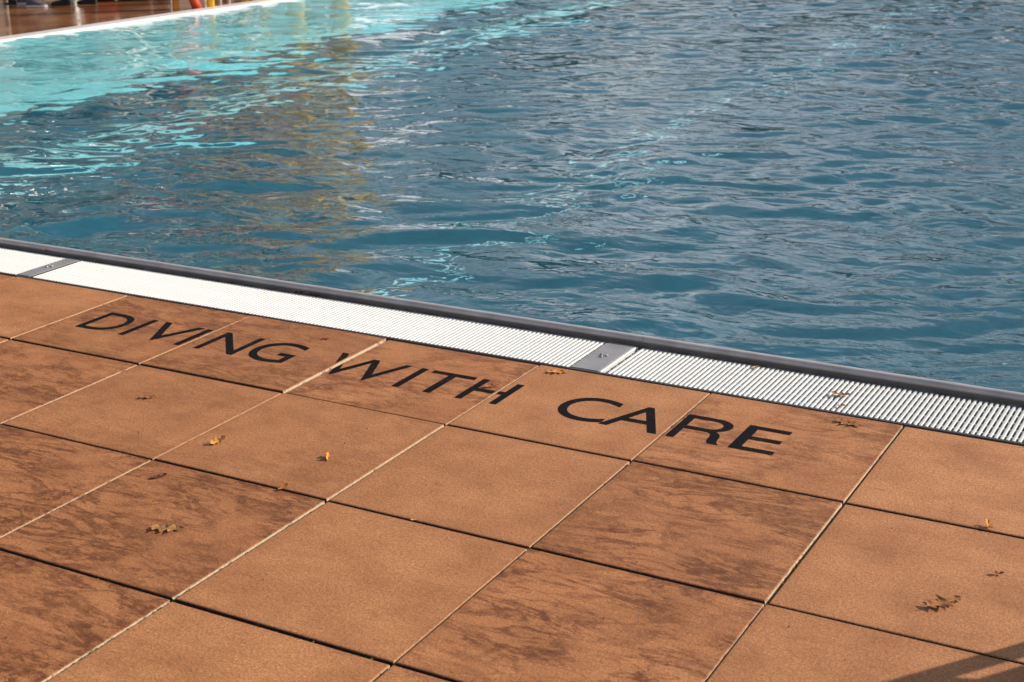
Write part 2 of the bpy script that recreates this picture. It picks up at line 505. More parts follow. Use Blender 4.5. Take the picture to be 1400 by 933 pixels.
def slat_mesh():
    # rounded bar, its nose bending down towards the water
    bm = bmesh.new()
    w = 0.0046
    path = [(0.0, 0.0), (0.25, 0.0), (0.275, -0.0012), (0.29, -0.0035), (0.299, -0.0075), (0.302, -0.012)]
    rings = []
    for q, (y, dz) in enumerate(path):
        s = 1.0 if q < 4 else (0.93 if q == 4 else 0.8)
        prof = [(-w * s, -0.022), (-w * s, -0.0030), (-w * s * .62, -0.0007), (w * s * .62, -0.0007), (w * s, -0.0030), (w * s, -0.022)]
        rings.append([bm.verts.new((x, y, (z + dz) if z > -0.02 else z)) for x, z in prof])
    for a, b in zip(rings, rings[1:]):
        for k in range(6): bm.faces.new((a[k], a[(k + 1) % 6], b[(k + 1) % 6], b[k]))
    bm.faces.new(rings[0]); bm.faces.new(rings[-1])
    me = finish(bm, 'slat', False)
    me.materials.append(M_white)
    return me
SLAT = slat_mesh()
PITCH = 0.01645
ZS = 0.0005
def grating(x0, x1, label, end_bar=False):
    g = empty('overflow_grating', ((x0 + x1) / 2, 0.006, ZS))
    tag(g, label, 'grating', 'white drain gratings along the pool edge')
    cx = (x0 + x1) / 2
    n = int((x1 - x0 - (.022 if end_bar else 0)) / PITCH)
    shift = .011 if end_bar else 0
    for k in range(n):
        link('slat', SLAT, parent=g, loc=((k - (n - 1) / 2) * PITCH + shift, rng.uniform(-.0006, .0006), rng.uniform(-.0003, .0003)))
    if end_bar:
        link('slat', SLAT, parent=g, loc=(x0 + .0025 - cx, 0, .001))
    for y in (0.035, 0.092, 0.150, 0.207, 0.258):
        bm = bmesh.new(); box(bm, -(x1 - x0) / 2 + (.020 if end_bar else .002), (x1 - x0) / 2 - .002, y - .0035, y + .0035, -0.0175, -0.0045)
        link('connector_rod', finish(bm, 'connector_rod'), M_white, g)
    return g
grating(-2.42, -0.025, 'white slatted drain grating left of the narrow steel cover plate')
grating(0.052, 2.500, 'long white slatted drain grating between the two steel cover plates')
grating(2.6055, 5.00, 'white slatted drain grating right of the wider steel cover plate', True)

def cover_plate(x0, x1, label):
    r_ = empty('cover_plate', ((x0 + x1) / 2, 0.006, 0.0))
    tag(r_, label, 'cover plate', 'steel cover plates between the gratings')
    h = (x1 - x0) / 2 - 0.001
    bm = bmesh.new()
    prof = [(0.0, 0.002), (0.268, 0.002), (0.276, -0.001), (0.302, -0.0045), (0.302, -0.007), (0.27, -0.005), (0.262, -0.0015), (0.0, -0.0015)]
    L = [bm.verts.new((-h, y, z)) for y, z in prof]; Q = [bm.verts.new((h, y, z)) for y, z in prof]
    for k in range(len(prof)): bm.faces.new((L[k], L[(k + 1) % 8], Q[(k + 1) % 8], Q[k]))
    bm.faces.new(L); bm.faces.new(Q)
    link('plate', finish(bm, 'plate'), M_plate, r_)
    # pressed three-armed key hole with a raised rim
    for a in (20, 140, 260):
        bm = bmesh.new()
        tube(bm, [(0.004 * math.cos(R(a)), 0.142 + 0.004 * math.sin(R(a)), 0.003), (0.0155 * math.cos(R(a)), 0.142 + 0.0155 * math.sin(R(a)), 0.0032)], 0.0042, 8, radii=[0.0028, 0.0052])
        link('key_lobe', finish(bm, 'key_lobe', True), M_steel, r_)
    bm = bmesh.new()
    bmesh.ops.create_cone(bm, cap_ends=True, segments=16, radius1=0.0075, radius2=0.006, depth=0.004, matrix=Matrix.Translation((0, 0.142, 0.004)))
    link('key_hub', finish(bm, 'key_hub'), M_trough, r_)
    return r_
cover_plate(-0.022, 0.050, 'narrow steel cover plate between gratings at the left')
cover_plate(2.503, 2.603, 'wide steel cover plate between gratings behind the word CARE')

# rolled steel rim of the pool, two lengths with a seam
def rim_mesh(x0, x1):
    bm = bmesh.new()
    prof = [(0.345, -0.05), (0.338, 0.000), (0.326, 0.0035), (0.3185, 0.0075), (0.3165, 0.0150), (0.3195, 0.0218), (0.3265, 0.0258), (0.3360, 0.0268),
            (0.347, 0.0245), (0.358, 0.0185), (0.368, 0.009), (0.377, -0.006), (0.383, -0.03), (0.386, -0.30), (0.345, -0.30)]
    n = max(2, int((x1 - x0) / 0.6))
    rings = []
    for q in range(n + 1):
        x = x0 + (x1 - x0) * q / n
        rings.append([bm.verts.new((x, y, z)) for y, z in prof])
    m = len(prof)
    for a, b in zip(rings, rings[1:]):
        for k in range(m): bm.faces.new((a[k], a[(k + 1) % m], b[(k + 1) % m], b[k]))
    return finish(bm, 'rim', True)
rimo = link('pool_rim', rim_mesh(-6.4, 2.6195), M_steel); tag(rimo, kind='structure')
rimo2 = link('pool_rim', rim_mesh(2.6205, 8.8), M_steel); tag(rimo2, kind='structure')

# ------------------------------------------------------------------ pool basin
PX0, PX1, PY0, PY1, PZ = -6.42, 9.2, 0.392, 26.4, -3.3
bm = bmesh.new(); box(bm, PX0 - .3, PX1 + .3, PY0 - .04, PY1 + .3, PZ - .2, PZ)
basin = link('pool_floor', finish(bm, 'pool_floor'), M_floor); tag(basin, kind='structure')
for nm, b in (('pool_wall_left', (PX0 - .2, PX0, PY0, PY1, PZ, -0.03)), ('pool_wall_right', (PX1, PX1 + .2, PY0, PY1, PZ, -0.03)),
              ('pool_wall_far', (PX0 - .2, PX1 + .2, PY1, PY1 + .2, PZ, -0.03)), ('pool_wall_near', (PX0 - .2, PX1 + .2, PY0 - .04, PY0 - .002, PZ, -0.31))):
    w = link(nm, box_mesh(nm, *b), M_wallp); tag(w, kind='structure')
for x, w in ((-4.55, 0.28), (-0.40, 0.055), (3.7, 0.10)):
    link('lane_stripe', box_mesh('lane_stripe', x - w / 2, x + w / 2, 1.0, 25.8, PZ + .001, PZ + .006), M_stripe, basin)
link('apron', box_mesh('apron', PX0, PX0 + .45, PY0 + .02, PY1, PZ + .001, PZ + .004), M_wallp, basin)
bm = bmesh.new(); box(bm, PX0 - .20, PX0 + .02, -0.03, PY1 + .2, -0.03, 0.012, 0.006, 2)
cp = link('far_coping', finish(bm, 'far_coping'), M_coping); tag(cp, kind='structure')
for nm, b in (('right_coping', (PX1 - .02, PX1 + .2, PY0 + .02, PY1, -.03, .012)), ('end_coping', (PX0 + .02, PX1 + .2, PY1, PY1 + .2, -.03, .011))):
    o = link(nm, box_mesh(nm, *b), M_coping); tag(o, kind='structure')

# ------------------------------------------------------------------ water
def water_mesh():
    rs = np.random.RandomState(5)
    xs = np.concatenate([np.arange(PX0, 4.6, 0.021), np.arange(4.62, PX1 + .01, 0.09)])
    ys = [PY0]
    while ys[-1] < PY1: ys.append(ys[-1] + 0.014 + 0.0023 * (ys[-1] - PY0))
    ys = np.array(ys); ys[-1] = PY1
    X, Y = np.meshgrid(xs, ys)
    Z = np.zeros_like(X)
    # slow patches: calmer to the left, wind-ruffled to the right
    def patch(seed, s):
        r = np.random.RandomState(seed); P = np.zeros_like(X)
        for _ in range(7):
            a = r.uniform(0, 2 * np.pi); k = 2 * np.pi / r.uniform(1.6, 5.0) * s
            P += np.sin(k * (X * np.cos(a) + Y * np.sin(a)) + r.uniform(0, 6.28))
        return P / 7 ** .5
    calm = np.clip(0.80 + 0.26 * patch(3, 1.0) + 0.035 * (X - 0.5), 0.40, 1.25)
    swell = np.clip(0.95 + 0.20 * patch(4, 0.7), 0.5, 1.4)
    # domain warp so that the crests are not straight
    WX = X + 0.16 * np.sin(1.9 * Y + 0.7 * X) + 0.07 * np.sin(4.3 * X + 2.1 * Y + 1.0)
    WY = Y + 0.13 * np.sin(2.2 * X - 0.9 * Y + 2.0) + 0.06 * np.sin(5.1 * X - 1.2 * Y)
    lam_min = np.maximum(0.085, 3.0 * np.gradient(ys)[:, None])
    N = 110
    for i in range(N):
        lam = 0.105 * (1.7 / 0.105) ** (i / (N - 1.0)) * rs.uniform(.93, 1.07)
        k = 2 * np.pi / lam
        a = R(-66) + rs.normal(0, 0.60)
        ph = rs.uniform(0, 2 * np.pi)
        slope = 0.0205 * (1.0 if lam > .20 else (lam / .20) ** 0.7) * (1.0 if lam < 0.40 else (0.40 / lam) ** 0.9)
        amp = slope / k
        th = k * (WX * np.cos(a) + WY * np.sin(a)) + ph
        fade = np.clip((lam / lam_min - 1.0) * 2, 0, 1)
        mod = calm if lam < .38 else swell
        Z += amp * mod * fade * (np.sin(th) + 0.22 * np.cos(2 * th))
    Z -= 0.016
    # settle against the walls so that the sheet never climbs over the rim
    e = np.clip((Y - PY0) / 0.25, 0.0, 1.0)
    Z = -0.010 + (Z + 0.010) * (0.45 + 0.55 * e)
    Z = np.minimum(Z, 0.020 + 0.06 * e)
    nx, ny = len(xs), len(ys)
    V = np.stack([X.ravel(), Y.ravel(), Z.ravel()], 1).astype(np.float32)
    idx = np.arange(nx * ny).reshape(ny, nx)
    F = np.stack([idx[:-1, :-1].ravel(), idx[:-1, 1:].ravel(), idx[1:, 1:].ravel(), idx[1:, :-1].ravel()], 1).astype(np.int32)
    me = bpy.data.meshes.new('water')
    me.vertices.add(len(V)); me.vertices.foreach_set('co', V.ravel())
    me.loops.add(F.size); me.loops.foreach_set('vertex_index', F.ravel())
    me.polygons.add(len(F))
    me.polygons.foreach_set('loop_start', np.arange(0, F.size, 4, dtype=np.int32))
    me.polygons.foreach_set('loop_total', np.full(len(F), 4, np.int32))
    me.polygons.foreach_set('use_smooth', np.ones(len(F), bool))
    me.update(); me.validate()
    return me
water = link('water', water_mesh(), M_water)
tag(water, kind='structure')
# ------------------------------------------------------------------ fallen leaves
def mat_leaf(name, c1, c2, vein):
    t = NT(name)
    co = t.obj_co()
    n = t.noise(co, 55, 4, 0.65)
    c = t.mix(t.ramp(n, [(0.32, 0.0), (0.68, 1.0)]), c1, c2)
    sep = t.n('SeparateXYZ'); t.put(sep.inputs[0], co)
    v = t.ramp(t.math('ABSOLUTE', sep.outputs[1]), [(0.0, 1.0), (0.0016, 0.0)])
    c = t.mix(t.math('MULTIPLY', v, 0.6), c, vein)
    nd = t.principled(c, 0.8, 0, t.bump(n, 0.001), 0.2)
    return t.m
LEAFM = {'brown': mat_leaf('leaf_brown', (0.16, 0.060, 0.020), (0.36, 0.150, 0.050), (0.35, 0.18, 0.06)),
         'gold': mat_leaf('leaf_gold', (0.40, 0.14, 0.020), (0.58, 0.24, 0.035), (0.66, 0.40, 0.10)),
         'rust': mat_leaf('leaf_rust', (0.22, 0.060, 0.018), (0.42, 0.130, 0.035), (0.38, 0.16, 0.05)),
         'tan': mat_leaf('leaf_tan', (0.24, 0.105, 0.034), (0.40, 0.20, 0.075), (0.22, 0.10, 0.03)),
         'dark': mat_leaf('leaf_dark', (0.05, 0.016, 0.008), (0.14, 0.040, 0.018), (0.16, 0.06, 0.02))}

def leaf_mesh(L, seed, curl, fold, lobes=4):
    L *= .88; curl *= (.42 if fold > .85 else .22); fold *= (.5 if fold > .85 else .25)
    r = random.Random(seed)
    n = 8 * lobes + 1
    bm = bmesh.new()
    prof = []
    for k in range(n):
        s = k / (n - 1)
        env = math.sin(math.pi * min(1, s * 1.02) ** 0.85) ** 0.7 * 0.30
        lobe = 0.62 + 0.38 * math.cos(2 * math.pi * lobes * s + math.pi)
        prof.append((s, max(0.004, env * lobe) * r.uniform(.9, 1.1)))
    c1, c2 = r.uniform(.5, 1.2), r.uniform(0, 6.28)
    rows = []
    for s, w in prof:
        x = (s - 0.5) * L
        bend = curl * L * ((s - .5) ** 2 * 2.2 - .15) + 0.022 * L * math.sin(9 * s * c1 + c2) * min(1, abs(curl) + .3)
        row = []
        for q in (-1, -.55, 0, .55, 1):
            y = q * w * L
            a = fold * abs(q)
            z = bend + abs(y) * math.sin(a) * 1.1 + 0.016 * L * math.sin(14 * s + q * 4 + c2) * abs(q)
            row.append(bm.verts.new((x + r.uniform(-.004, .004) * L, y * math.cos(a), z)))
        rows.append(row)
    for a, b in zip(rows, rows[1:]):
        for q in range(4): bm.faces.new((a[q], a[q + 1], b[q + 1], b[q]))
    zmin = min(v.co.z for v in bm.verts)
    for v in bm.verts: v.co.z -= zmin
    stem0 = Vector((-.5 * L, 0, rows[0][2].co.z))
    me = finish(bm, 'blade', True)
    bm = bmesh.new()
    tube(bm, [stem0 + Vector((.02 * L, 0, 0)), stem0 + Vector((-.07 * L, .01 * L, .012 * L)), stem0 + Vector((-.16 * L, .035 * L, .05 * L))], .008 * L, 5)
    st = finish(bm, 'stalk', True)
    return me, st

def leaf(x, y, z, L, rz, kind, curl, fold, seed, label, tilt=(0, 0), lobes=4):
    r_ = empty('fallen_leaf', (x, y, z), R(rz))
    r_.rotation_euler = (tilt[0], tilt[1], R(rz))
    tag(r_, label, 'leaf', 'fallen leaves by the pool')
    b, s = leaf_mesh(L, seed, curl, fold, lobes)
    link('blade', b, LEAFM[kind], r_)
    link('stalk', s, LEAFM['tan'], r_)

leaf(1.451, -.842, .002, .062, 30, 'rust', .5, .5, 1, 'small rust-brown curled leaf on the slab below the word DIVING', lobes=3)
leaf(1.890, -1.034, .006, .060, 65, 'gold', .9, .9, 2, 'golden yellow leaf curled up with its stalk raised, left of the folded orange leaf', (.5, -.25), 3)
leaf(2.236, -.985, .004, .050, 120, 'gold', .5, 1.15, 3, 'orange-yellow folded leaf standing on edge and casting a long thin shadow', (.9, -.2), 2)
leaf(1.905, -1.300, .002, .055, 60, 'dark', .8, .7, 4, 'small dark red-brown crumpled leaf near a joint crossing', lobes=3)
leaf(2.147, -1.541, .003, .100, 22, 'tan', .30, .35, 5, 'tan lobed oak leaf lying flat on a stained slab at the lower left')
leaf(2.252, -1.205, .003, .050, 100, 'rust', .8, .7, 6, 'small rust-red leaf caught beside a dark joint, close to a slab corner', lobes=3)
leaf(2.491, -.062, .002, .082, 25, 'gold', .45, .5, 7, 'golden-brown leaf on the slab beside the drain, above the word CARE')
leaf(2.362, -.268, .000, .058, 50, 'rust', .7, .7, 8, 'rust-coloured curled leaf lying against the letter H', lobes=3)
leaf(1.612, -.124, .003, .036, 10, 'dark', .9, .8, 9, 'tiny dark shrivelled leaf between the letter G and the drain', lobes=2)
leaf(3.454, -.080, .002, .095, -12, 'brown', .5, .6, 10, 'long brown curled oak leaf on the slab beside the drain, right of the letter E')
leaf(3.366, .142, .003, .075, 12, 'brown', .8, .7, 11, 'brown crinkled leaf lying on top of the white slats', lobes=3)
leaf(3.395, .050, .003, .036, 40, 'tan', .6, .6, 12, 'pale tan leaf scrap on the white slats close to the slab edge', lobes=2)
leaf(3.045, .270, .001, .040, 70, 'tan', .7, .6, 13, 'small tan leaf stuck on the noses of the slats', lobes=2)
leaf(1.247, .308, -.004, .070, 5, 'dark', .5, .8, 14, 'wet dark brown leaf wedged between the slats and the steel rim', lobes=3)
leaf(1.165, .318, -.006, .050, 30, 'dark', .7, .7, 21, 'smaller black-brown wet leaf wedged at the rim just left of another', lobes=2)
leaf(-.165, .322, .006, .050, 50, 'rust', .9, .9, 15, 'red-brown leaf against the steel rim at the far left', (.4, 0), 3)
leaf(3.956, -.590, .003, .048, 120, 'gold', .7, .9, 16, 'orange leaf lying at a dark joint near the right edge', (.4, -.2), 3)
leaf(3.952, -1.032, .002, .112, 55, 'brown', .35, .65, 17, 'large dark brown ribbed oak leaf at the lower right', (0, .0), 5)
leaf(4.03, -.835, .001, .034, 20, 'tan', .9, .9, 18, 'small dry leaf curl above the large oak leaf at the right', lobes=2)
leaf(2.667, -1.208, .000, .022, 40, 'gold', .5, .8, 19, 'tiny yellow leaf scrap beside a dark joint in the foreground', lobes=2)
leaf(3.94, .300, -.006, .060, 0, 'dark', .5, .8, 20, 'dark wet leaf under the rim at the right edge', lobes=3)

# ------------------------------------------------------------------ moss and grit in the joints
M_moss = simple_mat('moss', (0.13, 0.15, 0.022), 0.9, 0, 0.35, 60)
mr = random.Random(3)
bm = bmesh.new()
def tuft(x, y, z, s):
    for _ in range(5):
        c = Vector((x + mr.gauss(0, s * .7), y + mr.gauss(0, s * .7), z + mr.uniform(0, s * .8)))
        a, b = [Vector((mr.gauss(0, 1), mr.gauss(0, 1), mr.gauss(0, .7))).normalized() * s * mr.uniform(.5, 1) for _ in range(2)]
        bm.faces.new([bm.verts.new(c + v) for v in (a, b, -a, -b)])
for x, y0, y1, n in ((2.4, -2.3, -1.75, 120), (2.4, -1.75, -1.2, 22), (3.0, -2.0, -1.45, 26), (3.6, -1.15, -.85, 24), (3.6, -1.7, -1.25, 14), (1.8, -1.8, -1.3, 14), (3.0, -1.24, -1.18, 8)):
    for _ in range(n): tuft(x + mr.gauss(0, .0022), mr.uniform(y0, y1) - .0, mr.uniform(-.011, -.004), .0028)
for y, x0, x1, n in ((-1.812, 1.9, 2.35, 30), (-1.812, 2.5, 4.1, 46), (-1.212, 1.9, 2.5, 18), (-1.212, 3.0, 3.6, 30), (-1.212, 3.6, 4.1, 20), (-.612, 3.9, 4.1, 8), (-.612, 2.0, 3.5, 10)):
    for _ in range(n // 2): tuft(mr.uniform(x0, x1), y + mr.gauss(0, .002), mr.uniform(-.010, -.005), .0026)
o = link('moss', finish(bm, 'moss'), M_moss); tag(o, 'thin green moss growing in the slab joints', 'moss', kind='stuff')
M_grit = simple_mat('grit', (0.06, 0.03, 0.018), 0.9, 0, 0.4, 200)
bm = bmesh.new()
for _ in range(120):
    x, y = mr.uniform(0.2, 4.3), mr.uniform(-2.2, -.04)
    if abs(((x / T) % 1) - .0) < .03: continue
    bmesh.ops.create_icosphere(bm, subdivisions=1, radius=mr.choice((.0011, .0014, .0022)), matrix=Matrix.Translation((x, y, .0025)) @ Matrix.Diagonal((1, mr.uniform(.5, 1), .6, 1)))
o = link('grit', finish(bm, 'grit'), M_grit); tag(o, 'loose dark grit scattered over the slabs', 'grit', kind='stuff')

# ------------------------------------------------------------------ things on the far bank
M_yellow = simple_mat('yellow_paint', (0.85, 0.50, 0.015), 0.35, 0, 0.06, 8)
M_red = simple_mat('red_orange_paint', (0.66, 0.085, 0.035), 0.35, 0, 0.08, 8)
M_wood = simple_mat('brown_cladding', (0.036, 0.020, 0.014), 0.6, 0, 0.25, 3)
M_dark = simple_mat('dark_timber', (0.022, 0.018, 0.016), 0.6, 0, 0.2, 6)
M_offw = simple_mat('white_render', (0.72, 0.70, 0.66), 0.7, 0, 0.06, 3)
M_glass = simple_mat('dark_window_glass', (0.012, 0.016, 0.018), 0.06, 0, 0.1, 1)
M_roof = simple_mat('grey_roof', (0.05, 0.05, 0.052), 0.7, 0, 0.2, 3)

tw = empty('play_tower', (-7.5, 10.6, 0))
tag(tw, 'tall climbing tower with yellow posts and red panels on the far bank', 'tower')
def at_tw(x, y): return (x + 7.5, y - 10.6)
for x, y in ((-6.62, 9.10), (-6.60, 10.03), (-6.66, 10.72), (-6.66, 11.66), (-8.2, 10.3), (-8.2, 11.66)):
    px, py = at_tw(x, y)
    link('post', tube_mesh('post', [(px, py, 0), (px, py, 4.6)], .045 if x < -7 or y < 10.5 else .12), M_yellow, tw)
px, py = at_tw(-6.69, 8.95)
link('brace', tube_mesh('brace', [(px, py, 0), (px - .02, py - .05, .15), (px - .35, py - .55, 2.3)], .055), M_red, tw)
for z0 in (2.45,):
    link('platform', box_mesh('platform', -.70, .80, -1.5, 1.06, z0, z0 + .06), M_dark, tw)
for z0 in (1.55, 3.2):
    for y0, y1 in ((-1.45, -.62), (-.52, .06), (.18, 1.0)):
        link('panel', box_mesh('panel', .865, .895, y0, y1, z0, z0 + .14, .004), M_red if y0 < 0 else M_yellow, tw)
    link('rail', tube_mesh('rail', [(.88, -1.5, z0 + .72), (.88, 1.06, z0 + .72)], .028), M_yellow, tw)
bm = bmesh.new()
vs = [bm.verts.new(p) for p in ((-.85, -1.65, 4.6), (1.0, -1.65, 4.6), (1.0, 1.2, 4.6), (-.85, 1.2, 4.6), (.07, -.2, 5.5))]
for k in range(4): bm.faces.new((vs[k], vs[(k + 1) % 4], vs[4]))
bm.faces.new(vs[:4])
link('roof', finish(bm, 'roof'), M_dark, tw)

pv = empty('pavilion', (-13.0, 6.0, 0))
tag(pv, 'long brown timber pavilion with white fascia behind the far bank', 'building')
link('wall', box_mesh('wall', -4.0, 0, -15, 14.2, 0, 5.2), M_wood, pv)
link('fascia', box_mesh('fascia', -.2, 1.05, -15.3, 14.5, 5.0, 5.35), M_offw, pv)
link('roof', box_mesh('roof', -4.3, 1.25, -15.5, 14.7, 5.352, 5.6), M_roof, pv)
link('upper_wall', box_mesh('upper_wall', -4.0, -1.2, -13, 12.2, 5.602, 8.2), M_wood, pv)
for k, y in enumerate(np.arange(-13.6, 13.4, 2.25)):
    wdw = link('window', box_mesh('window', 0.002, .05, y - .72, y + .72, .25, 2.6), M_offw, pv)
    link('pane', box_mesh('pane', .052, .06, y - .64, y + .64, .33, 2.52), M_glass, wdw)
    link('post', box_mesh('post', .86, .98, y + 1.06, y + 1.18, 0, 5.0), M_dark if k % 3 else M_offw, pv)
    wdw = link('window', box_mesh('window', -1.198, -1.15, y - .6, y + .6, 6.1, 7.5), M_offw, pv)
    link('pane', box_mesh('pane', -1.148, -1.14, y - .52, y + .52, 6.18, 7.42), M_glass, wdw)

def fabric(name, c): return simple_mat(name, c, 0.85, 0, 0.15, 30)
# bags, bench and a short post near the people
def bag(name, label, x, y, rz, m, L=.42):
    r_ = empty(name, (x, y, .002), rz)
    tag(r_, label, 'bag')
    bm = bmesh.new(); box(bm, -L / 2, L / 2, -.13, .13, 0, .26, .07, 3)
    link('body', finish(bm, 'body', True), m, r_)
    for s in (-1, 1):
        pts = [(L * .22 * math.cos(a), s * .10, .24 + .14 * math.sin(a)) for a in [math.pi * k / 8 for k in range(9)]]
        link('handle', tube_mesh('handle', pts, .012, 8), M_dark, r_)
bag('sports_bag', 'red sports bag on the wet deck behind the black shoes', -8.53, 9.36, R(25), simple_mat('red_nylon', (.42, .03, .03), .5))
bag('sports_bag', 'black sports bag on the wet deck beside the red one', -8.28, 9.62, R(35), simple_mat('black_nylon', (.02, .02, .022), .5), .46)
bn = empty('bench', (-8.35, 10.55, 0), R(62))
tag(bn, 'low dark bench with pale legs on the far bank', 'bench')
for k in range(4):
    link('slat', box_mesh('slat', -.75, .75, -.2 + k * .105, -.11 + k * .105, .41, .445, .004), M_dark, bn)
for x in (-.6, .6):
    for y in (-.15, .16):
        link('leg', tube_mesh('leg', [(x, y, .002), (x, y * .9, .41)], .022), M_offw, bn)
sp = empty('ground_post', (-9.25, 8.62, 0))
tag(sp, 'short black post standing on the wet deck at the far left', 'post')
link('shaft', box_mesh('shaft', -.035, .035, -.035, .035, .012, .62, .006, 2), M_dark, sp)
link('foot_plate', box_mesh('foot_plate', -.07, .07, -.07, .07, 0, .012), M_dark, sp)

# ------------------------------------------------------------------ people (their feet show at the top edge)
def skin_mesh(name, joints, bones, mat, parent, sub=2):
    me = bpy.data.meshes.new(name)
    me.from_pydata([j[0] for j in joints], bones, [])
    o = link(name, me, mat, parent)
    o.modifiers.new('skin', 'SKIN').use_smooth_shade = True
    sv = me.skin_vertices[0].data if me.skin_vertices else None
    if sv is None:
        bm = bmesh.new(); bm.from_mesh(me); bm.verts.layers.skin.verify(); bm.to_mesh(me); bm.free(); sv = me.skin_vertices[0].data
    for k, j in enumerate(joints):
        sv[k].radius = (j[1], j[2] if len(j) > 2 else j[1]); sv[k].use_root = (k == 0)
    s = o.modifiers.new('sub', 'SUBSURF'); s.levels = s.render_levels = sub
    return o

def shoe_mesh():
    bm = bmesh.new()
    secs = [(-.085, .030, .085, .045), (-.075, .038, .100, .045), (-.03, .040, .105, .04), (.02, .040, .085, .045), (.07, .046, .062, .05), (.12, .048, .050, .05), (.155, .040, .042, .05), (.18, .018, .03, .05)]
    rings = []
    for x, w, h, _ in secs:
        rings.append([bm.verts.new((x, w * 1.0 * math.cos(a), max(0.012, .014 + (h - .014) * max(0, math.sin(a)) ** .7 if math.sin(a) > 0 else .013)))
                      for a in [2 * math.pi * k / 12 for k in range(12)]])
    for a, b in zip(rings, rings[1:]):
        for k in range(12): bm.faces.new((a[k], a[(k + 1) % 12], b[(k + 1) % 12], b[k]))
    bm.faces.new(rings[0]); bm.faces.new(rings[-1])
    up = finish(bm, 'upper', True)
    bm = bmesh.new()
    out = [(x, s * w * 1.06) for s in (1, -1) for x, w, h, _ in (secs if s == 1 else secs[::-1])]
    lo = [bm.verts.new((x, y, 0)) for x, y in out]; hi = [bm.verts.new((x, y, .022)) for x, y in out]
    n = len(out)
    for k in range(n): bm.faces.new((lo[k], lo[(k + 1) % n], hi[(k + 1) % n], hi[k]))
    bm.faces.new(lo); bm.faces.new(hi)
    return up, finish(bm, 'sole')
UP, SOLE = shoe_mesh()

def person(label, loc, heading, feet, top, legs, shoe, sole, hair):
    p = empty('person', loc, heading)
    tag(p, label, 'person')
    skin = simple_mat('skin', (.45, .25, .17), .5, 0, .05, 10)
    (lx, ly), (rx, ry) = feet
    hz = .92
    j = [((0, 0, hz), .13, .10)]
    tr = [((0, 0, hz), .150, .115), ((0, .095, hz - .06), .098), ((0, -.095, hz - .06), .098)]
    tb = [(0, 1), (0, 2)]
    for s, fx, fy in ((1, lx, ly), (2, rx, ry)):
        sy = .095 if s == 1 else -.095
        kn = Vector((fx * .55 + .06, (sy + fy) / 2, .50)); an = Vector((fx - .045, fy, .085))
        a = len(tr); tr += [(tuple(kn), .066), (tuple(kn.lerp(an, .45)), .062), (tuple(an + Vector((0, 0, .03))), .052)]
        tb += [(s, a), (a, a + 1), (a + 1, a + 2)]
    skin_mesh('trousers', tr, tb, fabric('trouser_cloth', legs), p)
    body = [((0, 0, hz), .10, .08), ((.0, 0, 1.20), .11, .09), ((.0, 0, 1.42), .07, .06), ((.01, 0, 1.51), .052), ((.03, 0, 1.60), .068, .080), ((.025, 0, 1.70), .078, .085), ((.02, 0, 1.76), .05)]
    skin_mesh('body', body, [(k, k + 1) for k in range(6)], skin, p)
    jk = [((0, 0, .90), .158, .125), ((0, 0, 1.15), .150, .115), ((0, 0, 1.36), .165, .115), ((0, 0, 1.45), .075)]
    jb = [(0, 1), (1, 2), (2, 3)]
    for s in (1, -1):
        a = len(jk); jk += [((0, s * .20, 1.39), .068), ((-.02, s * .245, 1.12), .054), ((.10, s * .235, .90), .044)]
        jb += [(2, a), (a, a + 1), (a + 1, a + 2)]
    skin_mesh('jacket', jk, jb, fabric('jacket_cloth', top), p)
    for s in (1, -1):
        hb = [((.12, s * .235, .87), .026, .034), ((.14, s * .235, .82), .030, .040)]
        hn = [(0, 1)]
        for q in range(4):
            a = len(hb); hb += [((.155 + .002 * q, s * (.235 + .018 * (q - 1.5)), .785), .0095), ((.162, s * (.235 + .017 * (q - 1.5)), .745 + .008 * abs(q - 1.5)), .0085)]
            hn += [(1, a), (a, a + 1)]
        a = len(hb); hb += [((.165, s * .195, .815), .010), ((.18, s * .19, .785), .009)]; hn += [(1, a), (a, a + 1)]
        skin_mesh('hand', hb, hn, skin, p, 1)
    hr = [((-.015, 0, 1.66), .078, .086), ((.0, 0, 1.74), .092, .09), ((.02, 0, 1.79), .06)]
    skin_mesh('hair', hr, [(0, 1), (1, 2)], fabric('hair', hair), p)
    for fx, fy in ((lx, ly), (rx, ry)):
        sh = link('shoe', UP, None, p, loc=(fx, fy, .003)); sh.scale = (.88, .9, .95)
        so = link('sole', SOLE, None, sh)
        sh.data = UP.copy(); sh.data.materials.clear(); sh.data.materials.append(shoe)
        so.data = SOLE.copy(); so.data.materials.clear(); so.data.materials.append(sole)
    return p
person('person in blue jeans and grey-violet trainers standing on the wet deck', (-8.86, 8.48, 0), R(29), ((.12, -.14), (-.10, .20)),
       (.05, .09, .16), (.03, .045, .12), fabric('grey_trainer', (.085, .075, .095)), fabric('pale_sole', (.55, .52, .50)), (.05, .03, .02))
person('person in dark trousers and black shoes stepping along the wet deck', (-8.36, 8.80, 0), R(209), ((.14, .06), (-.12, -.08)),
       (.04, .04, .045), (.012, .012, .014), fabric('black_shoe', (.010, .010, .011)), fabric('black_sole', (.012, .012, .012)), (.02, .015, .01))

